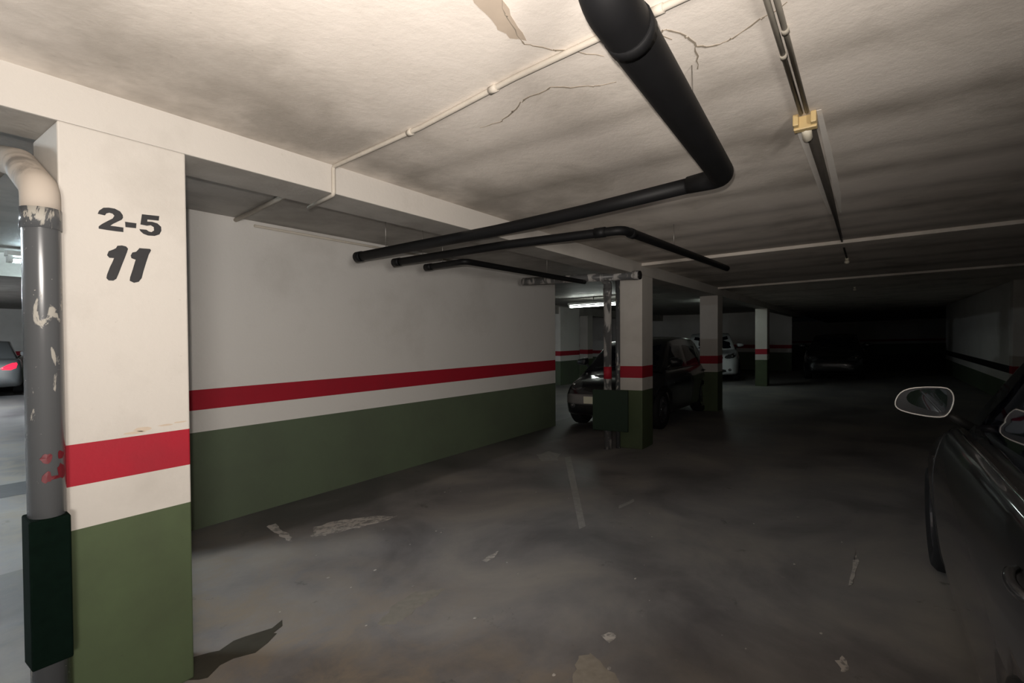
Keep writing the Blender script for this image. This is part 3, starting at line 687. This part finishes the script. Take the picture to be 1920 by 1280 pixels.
    em = cab.modifiers.new('b', 'BEVEL'); em.width = .03; em.segments = 3; em.limit_method = 'ANGLE'; em.angle_limit = R(30)
    def cab_glass(name, outline, direction, o3, mat=M_GLASS, off=.006, n=5):
        """outline of 2-D points mapped by o3 to ray origins, projected on the cabin"""
        bm = BM(); cx = sum(p[0] for p in outline)/len(outline); cy = sum(p[1] for p in outline)/len(outline); m = len(outline); rings = []
        for k in range(n+1):
            t = 1-k/n; ring = []
            for u, v in outline:
                org = o3(cx+(u-cx)*t, cy+(v-cy)*t); h = cb2.ray_cast(org, direction)
                p = h[0] if h[0] else None
                if p is None: p = org+direction*(3-wbelt)
                ring.append(bm.verts.new(p-direction*(off if k else -.002)))
                if k == n: break
            rings.append(ring)
        for a, b in zip(rings, rings[1:]):
            for i in range(m):
                if len(b) == 1: bm.faces.new((a[i], a[(i+1) % m], b[0]))
                else: bm.faces.new((a[i], a[(i+1) % m], b[(i+1) % m], b[i]))
        return link(name, bm, mat, root, local=True, smooth=True, recenter=False)
    def dens(o, n=4):
        r = []
        for i in range(len(o)):
            a, b = o[i], o[(i+1) % len(o)]
            r += [(a[0]+(b[0]-a[0])*k/n, a[1]+(b[1]-a[1])*k/n) for k in range(n)]
        return r
    zt_ = zr-.10; zl = zbelt+.03
    wsl = (A-.05, rfx+.04)
    # windscreen and rear window
    cab_glass('windscreen', dens([(-wbelt*.86, zl+.01), (wbelt*.86, zl+.01), (wroof*.90, zt_+.03), (-wroof*.90, zt_+.03)]), Vector((-1, 0, 0)), lambda u, v: Vector((3.5, u, v)))
    cab_glass('rear_window', dens([(-wbelt*.80, zl+.06), (wbelt*.80, zl+.06), (wroof*.86, zt_), (-wroof*.86, zt_)]), Vector((1, 0, 0)), lambda u, v: Vector((-3.5, u, v)))
    mid = midx if midx is not None else (A+base_r)/2+.06
    for sg in (-1, 1):
        cab_glass('front_side_window', dens([(A-.24, zl), (mid+.04, zl), (mid+.04, zt_), (rfx-.02, zt_), (rfx+.18, zt_-.16)]), Vector((0, -sg, 0)), lambda u, v: Vector((u, sg*3, v)))
        cab_glass('rear_side_window', dens([(mid-.04, zl), (base_r+.42, zl+.02), (roofr+.16, zt_-.02), (mid-.04, zt_)]), Vector((0, -sg, 0)), lambda u, v: Vector((u, sg*3, v)))
        # sill trim
        bm = BM(); P = [side(x, sillz-.035, sg)+Vector((0, sg*.002, 0)) for x in [A-.15-(A-.15-base_r-.3)*k/12 for k in range(13)]]
        P = [Vector((p.x, sg*(wbelt+.012), zbelt+.012)) for p in P]
        tube(bm, P, .007, 8); link('sill_trim', bm, M_CHROME if sill_trim else M_TRIMBLK, root, local=True, recenter=False)
    # wheels
    for x, nm in ((fx, 'front'), (rx, 'rear')):
        for sg in (-1, 1):
            wl = bpy.data.objects.new('wheel', None)
            t = link('wheel', wheel_meshes(wr, .205), M_TYRE, root, smooth=True, local=True, recenter=False); t.location = (x, sg*(hw-.135), wr)
            bpy.data.objects.remove(wl)
            rm = link('rim', rim_mesh(wr, .205, sg), M_RIM, t, local=True, recenter=False)
    # lamps, grille, bumper, plate
    ye = hw*.80
    for sg in (-1, 1):
        o = smooth_outline([(sg*hw*.42, headz-.05), (sg*hw*.55, headz-.09), (sg*hw*.80, headz-.05), (sg*hw*.86, headz+.05), (sg*hw*.78, headz+.10), (sg*hw*.50, headz+.04)], 1)
        proj_front('headlamp', o, lens, 1, .012)
        for bx_, bz_, br_ in ((sg*hw*.70, headz, .035), (sg*hw*.60, .40, .022)):
            q = front(bx_, bz_); bm = BM(); bmesh.ops.create_uvsphere(bm, u_segments=14, v_segments=8, radius=br_)
            bmesh.ops.translate(bm, verts=bm.verts, vec=(q.x+.006, bx_, bz_)); link('lamp_reflector', bm, M_CHROME, root, smooth=True, local=True, recenter=False)
        o = smooth_outline([(sg*(hw*.60+.05*math.cos(a)), .40+.045*math.sin(a)) for a in [k*math.pi/5 for k in range(10)]], 1)
        proj_front('fog_lamp', o, lens, 1, .012, 3)
        o = smooth_outline([(sg*hw*.42, sillz-.28), (sg*hw*.80, sillz-.30), (sg*hw*.86, sillz-.10), (sg*hw*.70, sillz-.12)], 1)
        proj_front('tail_lamp', o, lampsrear, -1, .012)
    proj_front('grille', smooth_outline([(-hw*.38, headz-.10), (hw*.38, headz-.10), (hw*.40, headz+.0), (-hw*.40, headz+.0)], 1), M_TRIMBLK, 1, .008)
    proj_front('lower_grille', smooth_outline([(-hw*.5, .30), (hw*.5, .30), (hw*.46, .44), (-hw*.46, .44)], 1), M_TRIMBLK, 1, .008)
    if bumper:
        proj_front('bumper', dens([(-hw*.93, .42), (hw*.93, .42), (hw*.93, .585), (-hw*.93, .585)], 8), bumper, 1, .028, 5)
    if plate:
        for sg, x in ((1, front(0, .50).x+(.036 if bumper else .014)), (-1, front(0, .55, -1).x-.014)):
            bm = BM(); z = .50 if sg > 0 else .62
            box(bm, x-.008, x+.008, -.26, .26, z-.056, z+.056)
            link('licence_plate', bm, M_PLATE, root, local=True, bevel=.004)
    # seams and handles
    if seams:
        for sg in (-1, 1):
            for xs in ((max(fx-.48, A-.02), max(fx-.42, A+.04)) if midx is None else (A+.0, A+.05), (mid-.02, mid+.02)):
                bm = BM(); P = [side(xs[0]+(xs[1]-xs[0])*t, .24+(sillz-.06-.24)*t, sg)+Vector((0, sg*.0005, 0)) for t in [k/14 for k in range(15)]]
                tube(bm, P, .0035, 6); link('door_seam', bm, M_TRIMBLK, root, local=True, recenter=False)
            for x in ((mid+.10, mid-.95) if midx is None else (mid+.10,)):
                hp = side(x+.09, sillz-.115, sg)
                bm = BM(); P = [hp+Vector((.09*c, sg*(.004+.026*math.sin(math.pi*(c+1)/2)**.5), .004*c)) for c in [k/4-1 for k in range(9)]]
                tube(bm, P, [.008, .012, .013, .013, .013, .013, .013, .012, .008], 10); link('door_handle', bm, paint, root, local=True, recenter=False)
                bm = BM(); blob(bm, hp.x, hp.z, .065, .024, 'y', hp.y-sg*.002, hp.y+sg*.0015, 16, 0); link('handle_recess', bm, M_TRIMBLK, root, local=True, recenter=False)
            sp = side(fx-.46, sillz-.22, sg); bm = BM(); blob(bm, sp.x, sp.z, .045, .014, 'y', sp.y-sg*.003, sp.y+sg*.006, 12, 0); link('side_repeater', bm, M_LENS, root, local=True, recenter=False)
    # mirrors
    mout = [(-.1082,1.0837),(-.1162,1.115),(-.1364,1.1441),(-.1725,1.1607),(-.2312,1.1677),(-.2978,1.1675),(-.3184,1.151),(-.326,1.1195),(-.3207,1.0825),(-.3042,1.0446),(-.2855,1.0286),(-.2417,1.0281),(-.1831,1.0368),(-.1369,1.0493),(-.1145,1.0634)]
    mgl = [(-.1527,1.1243),(-.1765,1.1507),(-.2313,1.1602),(-.2978,1.1601),(-.3037,1.1234),(-.2984,1.0689),(-.2854,1.0484),(-.2319,1.06),(-.1769,1.0796),(-.1548,1.0989)]
    for sg in (1, -1):
        mx = A-.25; bz = sillz+.062-1.03; yb0 = wbelt+.02
        def tr(o): return [((q[0]+.326)*sg+sg*(yb0+.012), q[1]+bz) for q in o]
        o = smooth_outline(tr(mout), 1); g_ = smooth_outline(tr(mgl), 1)
        cy = sum(p[0] for p in o)/len(o); cz = sum(p[1] for p in o)/len(o)
        bm = BM(); rings = []
        for dx, s in ((0, 1), (.03, 1.0), (.07, .93), (.10, .78), (.12, .5), (.125, .2)):
            rings.append([bm.verts.new((mx+dx, cy+(p[0]-cy)*s, cz+(p[1]-cz)*s)) for p in o])
        for a, b in zip(rings, rings[1:]):
            for i in range(len(o)): bm.faces.new((a[i], a[(i+1) % len(o)], b[(i+1) % len(o)], b[i]))
        bm.faces.new(rings[-1])
        back = [bm.verts.new((mx+.008, cy+(p[0]-cy)*.97, cz+(p[1]-cz)*.97)) for p in o]
        for i in range(len(o)): bm.faces.new((rings[0][i], rings[0][(i+1) % len(o)], back[(i+1) % len(o)], back[i]))
        bm.faces.new(back)
        mh = link('side_mirror', bm, paint if mirror_mat is None else mirror_mat, root, local=True, recenter=False, smooth=False, bevel=.002)
        bm = BM(); loop = [(mx-.001, p[0], p[1]) for p in o]; tube(bm, loop+[loop[0]], .0028, 8, cap=False); link('mirror_rim', bm, M_RIMLIP if mirror_lip else M_TRIMBLK, mh, local=True, recenter=False)
        bm = BM(); prism(bm, g_, 'x', mx-.002, mx+.006); link('mirror_glass', bm, M_MIRROR, mh, local=True, recenter=False)
        bm = BM(); tube(bm, [(mx+.05, sg*(wbelt-.03), sillz+.015), (mx+.05, sg*(yb0+.05), cz-.045)], [.022, .016], 10); link('mirror_stalk', bm, M_TRIMBLK, mh, local=True, recenter=False)
    # wipers
    bm = BM(); tube(bm, [(A-.02, -.5, zbelt+.055), (A-.10, .05, zbelt+.09)], .006, 6); tube(bm, [(A-.02, .1, zbelt+.06), (A-.10, .6, zbelt+.09)], .006, 6); link('wiper', bm, M_TRIMBLK, root, local=True, recenter=False)
    q = Vector((0, 0, 1)).rotation_difference(NRM) @ Quaternion((0, 0, 1), heading)
    root.rotation_mode = 'QUATERNION'; root.rotation_quaternion = q
    root.location = (pos[0], pos[1], G(*pos)+.001)
    return root

car('dark grey car close beside the camera, its pale-rimmed wing mirror showing', (2.62, -1.165), 0.0, P_NAVY, L=4.25, W=1.76, H=1.46, hood=.98, fo=.78, wb=2.55,
    sillz=.975, mirror_lip=True, sill_trim=True, cowlx=1.44, midx=-1.25)
car('black car parked behind the second pillar with a reflective number plate', (9.1, 3.42), math.pi, P_BLACK, L=3.75, W=1.62, H=1.46, hood=.95, fo=.72, wb=2.35, bumper=M_GREYBUMPER, sillz=.93, lens=M_LENS)
car('white car with round fog lamps, half hidden by the dim pillar', (19.35, 4.70), math.pi+.25, P_WHITE, L=4.3, W=1.82, H=1.62, hood=1.08, fo=.82, wb=2.6, suv=True, sillz=1.06, headz=.84, wr=.34, seams=False)
car('silver car with a glowing red tail lamp in the next aisle', (2.95, 20.5), R(80), P_SILVER, L=4.4, W=1.78, H=1.45, hood=.98, sillz=.96, tail='sedan', seams=False, lampsrear=M_TAIL)
car('black car lost in the dark end of the aisle', (21.0, .9), math.pi, P_BLACK, L=4.3, W=1.76, H=1.46, seams=False, plate=False)
